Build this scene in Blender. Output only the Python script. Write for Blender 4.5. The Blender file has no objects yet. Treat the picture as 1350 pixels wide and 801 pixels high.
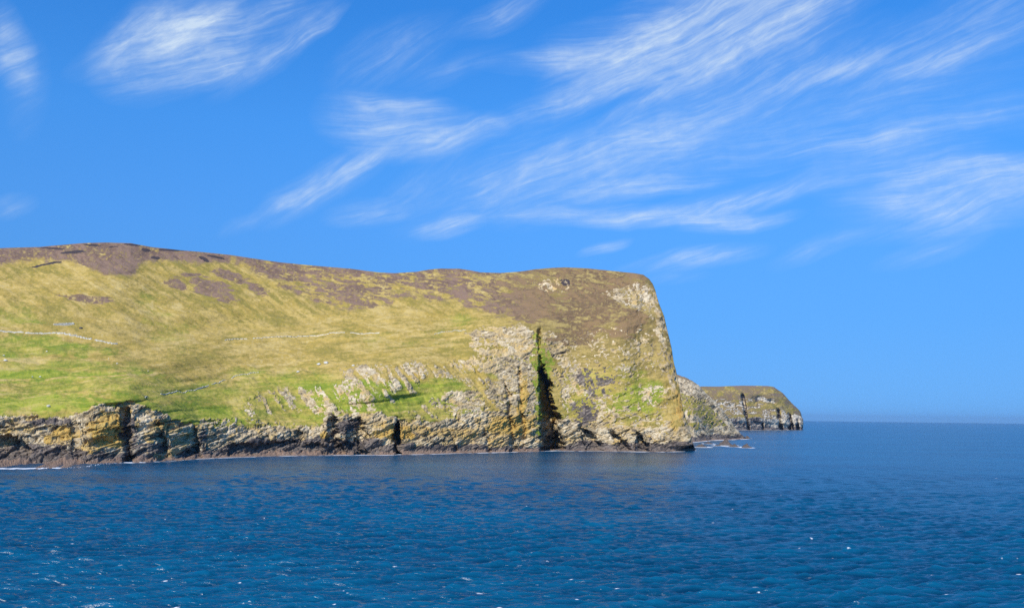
import bpy, math, random
import numpy as np
from mathutils import Matrix, Vector

random.seed(4)
R = math.radians
sc = bpy.context.scene
col = sc.collection

# ------------------------------------------------------------------ camera
FPX = 1200.0
CAM_H = 34.0
cam_d = bpy.data.cameras.new('camera')
cam = bpy.data.objects.new('camera', cam_d)
col.objects.link(cam)
sc.camera = cam
cam_d.sensor_width = 36.0
cam_d.lens = 36.0 * FPX / 1350.0
cam_d.clip_start = 0.5
cam_d.clip_end = 120000.0
pitch = math.atan(148.2 / FPX)
M = Matrix.Translation((0, 0, CAM_H)) @ Matrix.Rotation(R(90) + pitch, 4, 'X') @ Matrix.Rotation(R(0.72), 4, 'Z')
cam.matrix_world = M
RM = np.array(M.to_3x3())

def ray(px, py):
    px, py = np.broadcast_arrays(np.asarray(px, float), np.asarray(py, float))
    l = np.stack([(px - 675) / FPX, -(py - 400.5) / FPX, -np.ones(np.broadcast(px, py).shape)], -1)
    return l @ RM.T

def at(px, py, Y):                     # the world point that lies Y metres ahead
    r = ray(px, py)
    p = r * (np.asarray(Y) / r[..., 1])[..., None]
    p[..., 2] += CAM_H
    return p

def water_Y(px, py):                   # how far ahead the sea surface lies
    r = ray(px, py)
    return -CAM_H / np.minimum(r[..., 2], -1e-5) * r[..., 1]

# ------------------------------------------------------------------ noise
def h2(ix, iy, s=0):
    h = (ix.astype(np.int64) * 374761393 + iy.astype(np.int64) * 668265263 + s * 974634777) & 0xffffffff
    h = ((h ^ (h >> 13)) * 1274126177) & 0xffffffff
    h = ((h ^ (h >> 15)) * 2246822519) & 0xffffffff
    return ((h ^ (h >> 16)) & 0xffffff) / float(0xffffff)

def vn(x, y, s=0):
    x, y = np.broadcast_arrays(x, y)
    fx = np.floor(x); fy = np.floor(y)
    tx = x - fx; ty = y - fy
    tx = tx * tx * (3 - 2 * tx); ty = ty * ty * (3 - 2 * ty)
    a = h2(fx, fy, s); b = h2(fx + 1, fy, s); c = h2(fx, fy + 1, s); d = h2(fx + 1, fy + 1, s)
    return (a + (b - a) * tx) * (1 - ty) + (c + (d - c) * tx) * ty

def fbm(x, y, o=4, s=0, g=0.5):
    t = 0; a = 1; n = 0
    for i in range(o):
        t = t + a * vn(x + 17.3 * i, y - 9.1 * i, s + i); n += a
        a *= g; x = x * 2.03 + y * 0.13; y = y * 2.03 - x * 0.05
    return t / n

def ridge(x, y, o=4, s=0):
    t = 0; a = 1; n = 0
    for i in range(o):
        t = t + a * (1 - np.abs(2 * vn(x, y, s + i) - 1)); n += a
        a *= .5; x = x * 2.1 + 3.3; y = y * 2.1 + 1.7
    return t / n

def cells(x, y, s=0, jit=.8):          # value of nearest cell, distance to its edge
    fx = np.floor(x); fy = np.floor(y)
    best = np.full(x.shape, 9.); sec = np.full(x.shape, 9.); val = np.zeros(x.shape)
    for i in (-1, 0, 1):
        for j in (-1, 0, 1):
            cx = fx + i; cy = fy + j
            qx = cx + .5 + jit * (h2(cx, cy, s) - .5); qy = cy + .5 + jit * (h2(cx, cy, s + 5) - .5)
            d = (qx - x) ** 2 + (qy - y) ** 2
            v = h2(cx, cy, s + 9)
            m = d < best
            sec = np.where(m, best, np.minimum(sec, d))
            val = np.where(m, v, val); best = np.where(m, d, best)
    return val, np.sqrt(sec) - np.sqrt(best)

def ss(a, b, x):
    t = np.clip((x - a) / (b - a), 0, 1)
    return t * t * (3 - 2 * t)

def poly_sd(px, py, pts):              # signed distance, positive inside
    pts = np.array(pts, float)
    n = len(pts)
    d = np.full(px.shape, 1e9); ins = np.zeros(px.shape, bool)
    for i in range(n):
        ax, ay = pts[i]; bx, by = pts[(i + 1) % n]
        ex, ey = bx - ax, by - ay
        t = np.clip(((px - ax) * ex + (py - ay) * ey) / (ex * ex + ey * ey + 1e-9), 0, 1)
        d = np.minimum(d, (px - ax - t * ex) ** 2 + (py - ay - t * ey) ** 2)
        c = ((ay > py) != (by > py)) & (px < (bx - ax) * (py - ay) / (by - ay + 1e-12) + ax)
        ins ^= c
    return np.where(ins, 1, -1) * np.sqrt(d)

def blob(px, py, cx, cy, a, b, ang=0.):
    c, s = math.cos(R(ang)), math.sin(R(ang))
    dx, dy = px - cx, py - cy
    u = (dx * c - dy * s) / a; v = (dx * s + dy * c) / b
    return np.clip(1 - np.sqrt(u * u + v * v), 0, 1)

# ------------------------------------------------------------------ meshes
def tag(o, label=None, cat=None, group=None, kind=None):
    if label: o['label'] = label
    if cat: o['category'] = cat
    if group: o['group'] = group
    if kind: o['kind'] = kind
    return o

def grid_obj(name, P, mat, attrs=None, smooth=True, flip=False):
    nr, nc = P.shape[:2]
    me = bpy.data.meshes.new(name)
    idx = np.arange(nr * nc).reshape(nr, nc)
    q = np.stack([idx[:-1, :-1], idx[:-1, 1:], idx[1:, 1:], idx[1:, :-1]], -1).reshape(-1, 4)
    if flip: q = q[:, ::-1]
    nf = len(q)
    me.vertices.add(nr * nc); me.vertices.foreach_set('co', P.reshape(-1).astype(np.float32))
    me.loops.add(nf * 4); me.loops.foreach_set('vertex_index', q.reshape(-1).astype(np.int32))
    me.polygons.add(nf); me.polygons.foreach_set('loop_start', np.arange(0, nf * 4, 4, dtype=np.int32))
    me.polygons.foreach_set('use_smooth', np.full(nf, smooth))
    me.update(calc_edges=True)
    for k, v in (attrs or {}).items():
        a = me.attributes.new(k, 'FLOAT', 'POINT')
        a.data.foreach_set('value', v.reshape(-1).astype(np.float32))
    me.materials.append(mat)
    o = bpy.data.objects.new(name, me); col.objects.link(o)
    return o

def mesh_obj(name, verts, faces, mat, smooth=False, parent=None):
    me = bpy.data.meshes.new(name)
    me.from_pydata([tuple(map(float, v)) for v in verts], [], [tuple(map(int, f)) for f in faces])
    me.update()
    me.polygons.foreach_set('use_smooth', [smooth] * len(me.polygons))
    me.materials.append(mat)
    o = bpy.data.objects.new(name, me); col.objects.link(o)
    if parent: o.parent = parent
    return o

# ------------------------------------------------------------------ node helper
class N:
    def __init__(s, nt): s.nt = nt; s.l = nt.links
    def new(s, t, **k):
        n = s.nt.nodes.new(t)
        for a, b in k.items(): setattr(n, a, b)
        return n
    def put(s, sock, v):
        if isinstance(v, bpy.types.NodeSocket): s.l.new(v, sock)
        elif v is not None: sock.default_value = v
    def math(s, op, a, b=None, c=None, clamp=False):
        n = s.new('ShaderNodeMath', operation=op); n.use_clamp = clamp
        s.put(n.inputs[0], a); s.put(n.inputs[1], b); s.put(n.inputs[2], c)
        return n.outputs[0]
    def mix(s, f, a, b, blend='MIX'):
        n = s.new('ShaderNodeMix', data_type='RGBA', blend_type=blend)
        s.put(n.inputs[0], f)
        for k, v in ((6, a), (7, b)):
            s.put(n.inputs[k], v if isinstance(v, bpy.types.NodeSocket) else (*v, 1)[:4])
        return n.outputs[2]
    def attr(s, name):
        n = s.new('ShaderNodeAttribute'); n.attribute_name = name; return n.outputs['Fac']
    def noise(s, vec, scale, detail=4, rough=.5, dist=0., out=0):
        n = s.new('ShaderNodeTexNoise'); s.put(n.inputs['Vector'], vec)
        n.inputs['Scale'].default_value = scale; n.inputs['Detail'].default_value = detail
        n.inputs['Roughness'].default_value = rough; n.inputs['Distortion'].default_value = dist
        return n.outputs[out]
    def mapping(s, vec, loc=(0, 0, 0), rot=(0, 0, 0), scale=(1, 1, 1), typ='POINT'):
        n = s.new('ShaderNodeMapping', vector_type=typ); s.put(n.inputs[0], vec)
        n.inputs[1].default_value = loc; n.inputs[2].default_value = rot; n.inputs[3].default_value = scale
        return n.outputs[0]
    def ramp(s, f, stops, interp='LINEAR'):
        n = s.new('ShaderNodeValToRGB'); n.color_ramp.interpolation = interp
        e = n.color_ramp.elements
        while len(e) < len(stops): e.new(.5)
        for q, (p, c) in zip(e, stops):
            q.position = p; q.color = (*c, 1)[:4] if len(c) < 4 else c
        s.put(n.inputs[0], f); return n.outputs[0]
    def sstep(s, x, a, b):
        n = s.new('ShaderNodeMapRange'); n.interpolation_type = 'SMOOTHSTEP'
        s.put(n.inputs[0], x); n.inputs[1].default_value = a; n.inputs[2].default_value = b
        return n.outputs[0]

def material(name):
    m = bpy.data.materials.new(name); m.use_nodes = True
    nt = m.node_tree; nt.nodes.clear()
    n = N(nt)
    out = n.new('ShaderNodeOutputMaterial'); b = n.new('ShaderNodeBsdfPrincipled')
    nt.links.new(b.outputs[0], out.inputs[0])
    return m, n, b

# ------------------------------------------------------------------ land material
def land_material():
    m, n, b = material('headland_ground')
    pos = n.new('ShaderNodeNewGeometry').outputs['Position']
    rock, hea, grn, lic, wet_shade, pale, peat = [n.attr(k) for k in ('rock', 'heather', 'green', 'lichen', 'wet_shade', 'pale', 'peat')]
    tone = n.attr('tone')
    # grass: straw to green, mottled
    g1 = n.noise(pos, .035, 5, .6)
    g2 = n.noise(n.mapping(pos, scale=(1, .6, 2.2)), .3, 6, .7)
    gm = n.math('ADD', n.math('MULTIPLY', g2, .5), n.math('MULTIPLY', tone, .5))
    straw = n.mix(n.sstep(g1, .38, .62), (.40, .283, .066), (.47, .338, .10))
    straw = n.mix(n.sstep(gm, .42, .66), straw, (.28, .217, .046))
    straw = n.mix(n.math('MULTIPLY', n.sstep(gm, .42, .28), .7), straw, (.53, .40, .15))
    green = n.mix(n.sstep(gm, .35, .65), (.31, .33, .04), (.17, .225, .022))
    gf = n.math('ADD', grn, n.math('ADD', n.math('MULTIPLY', n.math('SUBTRACT', g2, .5), .6), n.math('MULTIPLY', n.math('SUBTRACT', tone, .5), .35)), clamp=True)
    grass = n.mix(n.sstep(gf, .05, 1.), straw, green)
    # heather
    hcol = n.mix(n.sstep(gm, .4, .62), (.142, .088, .070), (.24, .152, .108))
    rust = n.attr('rust')
    hcol = n.mix(n.math('MULTIPLY', rust, .8), hcol, n.mix(n.sstep(gm, .38, .62), (.115, .072, .040), (.25, .158, .068)))
    grass = n.mix(n.math('MULTIPLY', rust, n.sstep(grn, .5, .1)), grass, n.mix(n.sstep(gm, .36, .62), (.37, .275, .095), (.225, .165, .055)))
    hf = n.math('ADD', hea, n.math('MULTIPLY', n.math('SUBTRACT', gm, .5), .9), clamp=True)
    c = n.mix(n.math('MULTIPLY', n.sstep(hf, .06, .98), .94), grass, hcol)
    c = n.mix(n.sstep(peat, .35, .6), c, (.06, .046, .045))
    # rock
    r1 = n.noise(n.mapping(pos, scale=(.5, .5, 1.6)), .35, 6, .65)
    r2 = n.noise(pos, 1.1, 4, .7)
    rt = n.math('ADD', n.math('MULTIPLY', r1, .5), n.math('MULTIPLY', tone, .5))
    rc = n.ramp(rt, [(.26, (.08, .06, .045)), (.40, (.34, .26, .14)), (.52, (.52, .40, .225)), (.7, (.72, .60, .39))])
    rg = n.ramp(rt, [(.28, (.08, .07, .065)), (.43, (.32, .27, .19)), (.68, (.66, .57, .42))])
    rc = n.mix(pale, rc, rg)
    yl = n.mix(n.sstep(r2, .4, .6), (.50, .27, .035), (.56, .40, .10))
    lf = n.math('ADD', lic, n.math('MULTIPLY', n.math('SUBTRACT', rt, .5), .9), clamp=True)
    rc = n.mix(n.math('MULTIPLY', n.sstep(lf, .35, .75), .85), rc, yl)
    wf = n.math('ADD', wet_shade, n.math('MULTIPLY', n.math('SUBTRACT', rt, .5), -.9), clamp=True)
    rc = n.mix(n.math('MULTIPLY', n.sstep(wf, .3, .7), .9), rc, n.mix(n.sstep(rt, .4, .62), (.065, .055, .056), (.17, .138, .12)))  # dark tidal rock, plus shade of recesses and dim faces put into the colour
    shore = n.attr('shore')
    rc = n.mix(n.sstep(shore, .3, .8), rc, n.mix(n.sstep(r2, .4, .6), (.19, .12, .08), (.34, .24, .17)))
    rf = n.math('ADD', rock, n.math('MULTIPLY', n.math('SUBTRACT', r2, .5), .5), clamp=True)
    c = n.mix(n.sstep(rf, .42, .58), c, rc)
    n.put(b.inputs['Base Color'], c)
    b.inputs['Roughness'].default_value = .92
    b.inputs['Specular IOR Level'].default_value = .15
    bm = n.new('ShaderNodeBump'); bm.inputs['Strength'].default_value = .8
    bm.inputs['Distance'].default_value = 1.0
    n.put(bm.inputs['Height'], n.math('MULTIPLY', r2, n.math('ADD', .35, n.math('MULTIPLY', rock, .9))))
    n.put(b.inputs['Normal'], bm.outputs[0])
    return m
LAND = land_material()

def lerp_tab(tab, x):
    t = np.array(tab, float)
    return np.interp(x, t[:, 0], t[:, 1])

def smooth1(a, k):
    if k < 2: return a
    w = np.hanning(k + 2)[1:-1]; w /= w.sum()
    p = np.pad(a, (k // 2, k - 1 - k // 2), mode='edge')
    return np.convolve(p, w, 'valid')

def build_land(cols, rows_per_seg, knots, back):
    """knots: list of (y array, Y array) from the water up to the skyline.
    returns px, py, P (world points); rows run from the sea to behind the hill"""
    ys, Ys, zs = [], [], []
    K = len(knots)
    ky = np.array([k[0] for k in knots]); kY = np.array([k[1] for k in knots])
    # monotone-ish cubic in the row direction (finite difference hermite)
    t = np.arange(K)
    rows_y, rows_Y = [], []
    def slope(a, i):
        lo = max(i - 1, 0); hi = min(i + 1, K - 1)
        d0 = a[i] - a[lo]; d1 = a[hi] - a[i]
        if lo == i: return d1
        if hi == i: return d0
        h = 2 * d0 * d1 / np.where(np.abs(d0 + d1) < 1e-6, 1e-6, d0 + d1)
        return np.where(d0 * d1 > 0, h, 0)
    for i in range(K - 1):
        n_ = rows_per_seg[i]
        u = np.linspace(0, 1, n_, endpoint=(i == K - 2))[:, None]
        m0y, m1y = slope(ky, i), slope(ky, i + 1)
        m0Y, m1Y = slope(kY, i), slope(kY, i + 1)
        H = (2*u**3-3*u**2+1, u**3-2*u**2+u, -2*u**3+3*u**2, u**3-u**2)
        rows_y.append(ky[i]*H[0] + m0y*H[1] + ky[i+1]*H[2] + m1y*H[3])
        rows_Y.append(kY[i]*H[0] + m0Y*H[1] + kY[i+1]*H[2] + m1Y*H[3])
    py = np.concatenate(rows_y); Y = np.concatenate(rows_Y)
    px = np.broadcast_to(cols, py.shape).copy()
    return px, py, Y

def normals(P):
    du = np.gradient(P, axis=1); dv = np.gradient(P, axis=0)
    nrm = np.cross(du, dv); nrm /= np.linalg.norm(nrm, axis=-1, keepdims=True) + 1e-9
    return nrm

def close_back(P, drop, reach, n_=14):
    """carry the land on behind its skyline and down into the sea"""
    top = P[-1]
    d = top[:, :2] / np.linalg.norm(top[:, :2], axis=1, keepdims=True)
    ext = []
    for i in range(1, n_ + 1):
        t = i / n_
        q = top.copy()
        q[:, :2] += d * (np.asarray(reach) * t)[..., None]
        q[:, 2] = top[:, 2] - (top[:, 2] + 4) * ss(.0, 1., t) - drop * t * 0
        q[:, 2] = np.minimum(q[:, 2], top[:, 2] - reach * t * .05)
        ext.append(q)
    return np.concatenate([P, np.array(ext)]), n_

def rock_relief(P, amp, dip, seed=0, k=1.0):
    x, y, z = P[..., 0] / k, P[..., 1] / k, P[..., 2] / k
    h = x + .35 * y
    s = z + dip * h + 5 * (fbm(h / 38, z / 30, 3, seed + 1) - .5)
    out = 0
    out = out + 4.0 * (ridge(h / 41 + .4 * fbm(z / 20, h / 50, 2, seed), z / 70, 4, seed + 2) - .6)
    for T, A, q in ((7.5, 1.5, 2), (3.6, 1.0, 3), (1.5, .3, 4)):
        f = s / T; i = np.floor(f); t = ss(.0, .25, f - i)
        a = h2(i, np.zeros_like(i), seed + q); b = h2(i - 1, np.zeros_like(i), seed + q)
        out = out + A * (b + (a - b) * t - .5) * 2
    v, e = cells(h / 8, s / 3.2, seed + 6); out = out + 1.5 * (v - .5) - .8 * np.exp(-e * 7)
    v, e = cells(h / 3.4 + 9, s / 1.3, seed + 7); out = out + .45 * (v - .5) - .3 * np.exp(-e * 6)
    v, e = cells(h / 1.5 + 3, s / 1.0, seed + 12); out = out + .45 * (v - .5)
    v, e = cells(h / 17 + 5, s / 6., seed + 16); out = out + 3.2 * (v - .5) - 1.3 * np.exp(-e * 9)
    out = out + 1.5 * (ridge(h / 6, s / 4, 3, seed + 8) - .6) + 1.5 * (fbm(h / 1.6, z / 1.3, 3, seed + 14, .6) - .5)
    return out * amp * k

# ================================================================== MAIN HEADLAND
XS = np.arange(-260, 917.3, .64)
sky = [(-420, 345), (-200, 334), (-60, 329), (0, 327), (52, 325.6), (85, 322.5), (112, 320.3), (145, 319.6), (172, 320.6), (200, 325.5), (240, 330), (260, 331.6), (304, 336), (368, 345.5),
       (432, 351.8), (460, 354), (500, 359.2), (520, 360), (549, 358), (565, 355.2), (582, 353.8), (605, 354), (620, 356.2), (633, 358.8), (660, 359.8), (685, 358),
       (705, 355), (720, 353.6), (745, 352.3), (775, 353.6), (810, 357.2), (838, 360.2), (848, 362), (855, 367), (860, 373), (864, 382), (869, 400), (876, 417), (880, 435), (885, 456),
       (888.5, 477), (893, 494), (896, 512), (901, 540), (908, 561), (913, 582), (917, 593)]
wat = [(-420, 640), (-200, 632), (-60, 623), (0, 620), (60, 619), (108, 617.6), (130, 614.5), (138, 610), (175, 609.5), (225, 608), (260, 604.5), (300, 602.8), (370, 600.6),
       (460, 599.6), (520, 599.3), (600, 597.2), (700, 595), (740, 594), (800, 594.5), (870, 595.3), (900, 594.6), (913, 593.5), (917, 593.2)]
cli = [(-420, 560), (-200, 556), (-60, 549), (0, 547), (50, 547), (90, 549), (108, 543), (124, 534), (150, 531.5), (170, 530), (185, 533), (210, 540), (230, 550), (262, 560), (300, 562),
       (340, 560), (390, 564), (422, 560), (432, 548), (460, 546), (490, 543), (510, 545), (522, 550), (530, 554), (560, 557), (600, 552), (640, 543), (680, 545), (740, 552), (780, 560), (860, 566), (917, 578)]
m1 = [(-420, 500), (0, 478), (150, 476), (300, 492), (400, 492), (500, 480), (600, 480), (640, 470), (700, 490), (860, 490), (917, 500)]
m2 = [(-420, 420), (0, 402), (150, 405), (300, 430), (400, 440), (500, 440), (600, 437), (640, 432), (700, 430), (760, 420), (860, 420), (917, 440)]
sy = lerp_tab(sky, XS) + 2.2 * (fbm(XS / 5, XS * 0, 4, 13, .6) - .5) * ss(846, 862, XS) * ss(917, 905, XS); wy = smooth1(lerp_tab(wat, XS), 9); cy = smooth1(lerp_tab(cli, XS), 9)
m1y = smooth1(lerp_tab(m1, XS), 41); m2y = smooth1(lerp_tab(m2, XS), 41)
# toward the nose the whole profile is squeezed under the falling skyline
base_top = 362.
f = np.clip((wy - sy) / (wy - base_top), 0.002, 1); f = np.where(XS > 846, f, 1)
def sq(y): return np.where(XS > 846, wy - (wy - y) * f, y)
cy, m1y, m2y = sq(cy), sq(m1y), sq(m2y)
cmask = cy + 6 * (fbm(XS / 12, XS * 0, 5, 3, .6) - .5)
cy = smooth1(cy, 15) if True else cy
Yw = water_Y(XS, wy)
s1 = smooth1(lerp_tab([(-420, 16), (0, 16), (600, 16), (700, 12), (917, 10)], XS), 21)
sM1 = smooth1(lerp_tab([(-420, 150), (0, 135), (200, 135), (400, 108), (520, 75), (600, 72), (650, 66), (700, 45), (760, 50), (830, 26), (870, 16), (917, 6)], XS), 61)
sM2 = smooth1(lerp_tab([(-420, 320), (0, 300), (200, 310), (400, 250), (520, 200), (600, 185), (650, 110), (700, 85), (760, 92), (830, 52), (855, 36), (880, 22), (917, 10)], XS), 61)
sS = smooth1(lerp_tab([(-420, 560), (0, 500), (200, 520), (400, 500), (520, 450), (600, 430), (700, 300), (760, 215), (825, 160), (845, 120), (862, 60), (880, 34), (917, 15)], XS), 21)
away = 60 * np.clip((XS - 838) / 79, 0, 1) ** 4      # the nose curves away from the viewer
pf = lerp_tab([(-420, 9), (60, 9), (110, 8), (132, 3), (180, 4), (225, 3.), (260, 2), (700, 1.6), (917, 1.5)], XS)
pY = smooth1(lerp_tab([(-420, 66), (0, 72), (60, 68), (106, 62), (130, 28), (142, 12), (225, 14), (262, 7), (700, 5), (917, 3)], XS), 41)
Yb = Yw + pY
Yb = np.maximum(smooth1(Yb, 131), smooth1(Yw, 15) + 3) * (1 - ss(820, 850, XS)) + Yb * ss(820, 850, XS)
Yb = smooth1(Yb, 25)
hor = 540.4 + .01255 * XS
yP = np.minimum(hor + (CAM_H - 1.8) * FPX / Yb, wy - .8)
wq = ss(830, 870, XS)
Yc = (smooth1(Yb, 161) * (1 - wq) + Yb * wq); Ym = smooth1(Yb, 261) * (1 - wq) + Yb * wq
knots = [(wy + 1.2, Yw - 2), (yP, Yb), (cy, smooth1(np.maximum(Yc + s1, Yb + 5), 41)), (m1y, Ym + sM1), (m2y, Ym + sM2), (sy, Ym + sS)]
knots = [(a, b + (away * (i / 5) if i else 0)) for i, (a, b) in enumerate(knots)]
px, py, Y = build_land(XS, [12, 130, 115, 95, 150], knots, 0)
# keep order under the skyline at the nose
hor_f = np.clip((wy[None] - py) / (wy - sy)[None], 0, 1)
water = wy[None]; above = water - py                      # pixels above the sea

# --- large folds of the hillside
fold = (fbm(px / 120 + py / 90, py / 55, 4, 21) - .5) * 22 * ss(30, 130, above) * (1 - ss(560, 680, px)) * ss(0, 40, py - sy[None])
Y = Y + fold
bench = (ridge((px + 30) / 230, (py + px * .085) / 24, 3, 24) - .6) * 16 * ss(25, 60, above) * (1 - ss(520, 620, px)) * ss(0, 40, py - sy[None])
rill = (ridge((px - py * 1.3) / 60, (py + px * .3) / 160, 3, 25) - .6) * 9 * ss(440, 400, py) * (1 - ss(560, 660, px)) * ss(0, 30, py - sy[None])
Y = Y + bench + rill
# the nose: a steep weathered face whose right rim rounds off in the last few metres
yy_rev = lerp_tab([(sy_, sx_) for sx_, sy_ in sky if sx_ >= 838], py)       # x of the rim at this height
dx_ = np.clip((yy_rev - px) / 13, 0, 1)
face = float(water_Y(850., 595.)) + 6 + (595 - py) * .36 + 40 * ss(420, 356, py) + (px - 850) * .10
face = face + 6 * (fbm(px / 12, py / 16, 3, 26) - .5)
face = face + 15 * (1 - np.sqrt(1 - (1 - dx_) ** 2 * .98))
wn_ = ss(806, 850, px) * ss(0, 8, above)
Y = Y * (1 - wn_) + face * wn_
# long gullies running down to the right on the slopes above the cliff
gy = ridge((px - py * .75) / 26, py / 90, 3, 33)
gm = ss(12, 40, above) * (1 - ss(100, 140, above)) * ss(270, 330, px) * (1 - ss(640, 680, px))
Y = Y + (ss(.5, .95, gy + .25 * (fbm(px / 9, py / 9, 3, 34) - .5))) * 3.2 * gm
# --- geos, clefts, overhangs (px, half width at sea, top px row, depth in metres)
cut = np.zeros_like(px)
def slot(xa, wa, xb, wb, y0, depth, wob=2.5, sharp=1.0):
    """cleft whose left edge runs from (xb at row y0) down to (xa at sea)"""
    global cut
    t = np.clip((py - y0) / (water - y0), 0, 1)
    xl = xb + (xa - xb) * t + wob * 1.3 * (fbm(py / 9, px * 0 + xa, 5, int(abs(xa)), .65) - .5)
    w = wb + (wa - wb) * t + wob * 2.2 * (fbm(py / 11, px * 0, 5, int(abs(xa)) + 4, .65) - .5)
    w = np.maximum(w, .2)
    inside = ss(0, sharp, px - xl) * (1 - ss(0, sharp + w * .35, px - xl - w * .8))
    inside = inside * ss(y0 - 1, y0 + 8, py)
    inside = inside * (.3 + .7 * np.clip((px - xl) / (w * .9), 0, 1))   # the left wall slants in, facing away from the sun
    cut = np.maximum(cut, inside * depth * (.75 + .5 * fbm(px / 5, py / 6, 4, int(abs(xa)) + 9, .6)))
slot(711, 8, 708, 3, 430, 12, 5)
slot(712.5, 28, 711, 7, 480, 80, 9)
slot(520, 9, 519, 5, 548, 45, 2)
slot(161, 13, 159.5, 13, 533, 14, 5)
slot(258, 10, 252, 3, 558, 7, 4)
slot(430, 26, 431, 10, 545, 17, 6)
slot(448, 30, 460, 20, 548, 12, 8)
slot(340, 26, 344, 6, 562, 6, 8)
slot(390, 22, 388, 6, 563, 6, 8)
slot(96, 10, 92, 6, 550, 4)
slot(210, 16, 205, 4, 552, 6, 6)
slot(672, 10, 664, 3, 500, 7, 5)
slot(686, 8, 681, 3, 480, 6, 5)
slot(640, 7, 634, 3, 560, 5, 4)
slot(600, 6, 585, 3, 562, 6, 4)
slot(775, 26, 760, 6, 560, 14, 9)
slot(812, 20, 800, 5, 566, 13, 8)
slot(842, 16, 834, 4, 566, 12, 8)
# arched cave at far left and shadowed under-cliff
cave = ss(0, 3, poly_sd(px, py, [(-60, 560), (-20, 568), (0, 572), (14, 571), (30, 580), (43, 590), (40, 601), (-60, 601)]) + 5 * (fbm(px / 6, py / 6, 3, 5) - .5))
cut = np.maximum(cut, cave * 9)
cut = np.maximum(cut, 8 * ss(0, 4, poly_sd(px, py, [(300, 584), (340, 580), (390, 580), (440, 585), (470, 570), (490, 572), (440, 597), (300, 600)]) + 6 * (fbm(px / 7, py / 5, 3, 6) - .5)))
Y = Y + cut * (0.15 + .85 * ss(0, 3, above))
# keep the skyline and the sea line where they are
Pm = at(px, py, Y)
# rows below the water sink below sea level
Pm[0, :, 2] = -3

# ---------------- masks
def jit(s, a=14, f=9): return a * (fbm(px / f, py / (f * .7), 5, s, .62) - .5)
fine = fbm(px / 3.2, py / 2.4, 4, 51, .65)
mid = fbm(px / 14, py / 9, 4, 52, .6)
diag = fbm((px * .8 + py * .6) / 22, (py * .8 - px * .6) / 5, 4, 53, .6)     # runs down to the right
lines = fbm((px + py * .3) / 30, (py - px * .06) / 3.2, 4, 54, .6)             # near horizontal beds
rock = np.zeros_like(px)
cliff = ss(-3.5, 3.5, (py - cmask[None]) + 9 * (fbm(px / 6, py / 6, 4, 41, .6) - .5)) * (1 - .25 * ss(.55, .7, mid))
rock = np.maximum(rock, cliff * ((1 - ss(560, 720, px) * .0)))
def area(pts, amt, noise, th, soft=6, w=.16):
    global rock
    e = ss(-soft, soft, poly_sd(px, py, pts) + jit(int(pts[0][0]) + 7, soft * 2.2))
    rock = np.maximum(rock, e * ss(th - w, th + w, noise) * amt)
combo = .5 * fine + .5 * diag
combo2 = .5 * fine + .5 * lines
steep = fbm((px * .45 + py * .9) / 20, (py * .45 - px * .9) / 5, 4, 55, .6)
area([(316, 545), (330, 522), (350, 510), (368, 510), (400, 512), (440, 508), (470, 510), (470, 545), (440, 548), (372, 550)], 1, .5*fine+.5*steep, .455, 9)
area([(440, 525), (448, 488), (480, 480), (515, 482), (525, 500), (520, 530), (490, 538), (460, 540)], 1, .5*fine+.5*steep, .44, 9)
area([(514, 516), (518, 486), (545, 476), (562, 480), (562, 515), (535, 524)], 1, .55*fine+.45*steep, .40, 8)
area([(570, 498), (570, 480), (610, 472), (655, 476), (660, 505), (620, 510)], 1, combo, .42, 8)
area([(530, 545), (560, 528), (600, 515), (650, 506), (700, 504), (700, 530), (650, 540), (600, 550)], 1, combo2, .43, 9)
area([(480, 552), (560, 545), (640, 535), (700, 530), (700, 590), (480, 590)], 1, .5*combo2+.5*mid, .455, 12)
area([(612, 440), (636, 432), (690, 427), (708, 433), (712, 500), (712, 560), (700, 597), (680, 597), (668, 560), (650, 530), (634, 500), (636, 480), (620, 460)], 1, combo2, .40, 8)
area([(714, 433), (726, 436), (742, 450), (760, 468), (744, 478), (728, 470), (716, 470)], 1, combo2, .43)
area([(728, 486), (742, 462), (765, 470), (795, 500), (808, 540), (800, 575), (742, 575), (736, 520)], .95, .45*fine+.3*steep+.25*mid, .485, 12)
area([(800, 560), (786, 520), (800, 480), (870, 462), (890, 490), (905, 560), (900, 590), (800, 590)], .9, .5*fine+.5*mid, .53, 14)
area([(716, 560), (760, 556), (800, 562), (850, 560), (880, 562), (917, 560), (920, 600), (716, 600)], 1, combo, .30, 7)
area([(796, 388), (815, 376), (850, 372), (862, 378), (872, 402), (850, 408), (822, 402)], 1, .7*fine+.3*steep, .46, 7)
area([(700, 372), (725, 366), (750, 368), (752, 382), (722, 384)], .95, fine, .5)
area([(860, 374), (872, 392), (884, 430), (895, 480), (912, 560), (900, 570), (878, 500), (862, 430), (850, 400)], 1, .4*fine+.4*steep+.2*mid, .475, 8)
area([(770, 450), (800, 425), (850, 430), (870, 470), (840, 490), (790, 490)], .9, .7*fine+.3*diag, .57, 10)
area([(740, 440), (800, 430), (860, 440), (880, 560), (740, 540)], .9, .6*fine+.2*diag+.2*mid, .57, 10)
area([(262, 568), (262, 545), (300, 550), (420, 552), (420, 570)], .8, fine, .49)
gl = ss(.62, .95, gy) * gm
rock = rock * (1 - .8 * gl * (1 - cliff))
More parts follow.
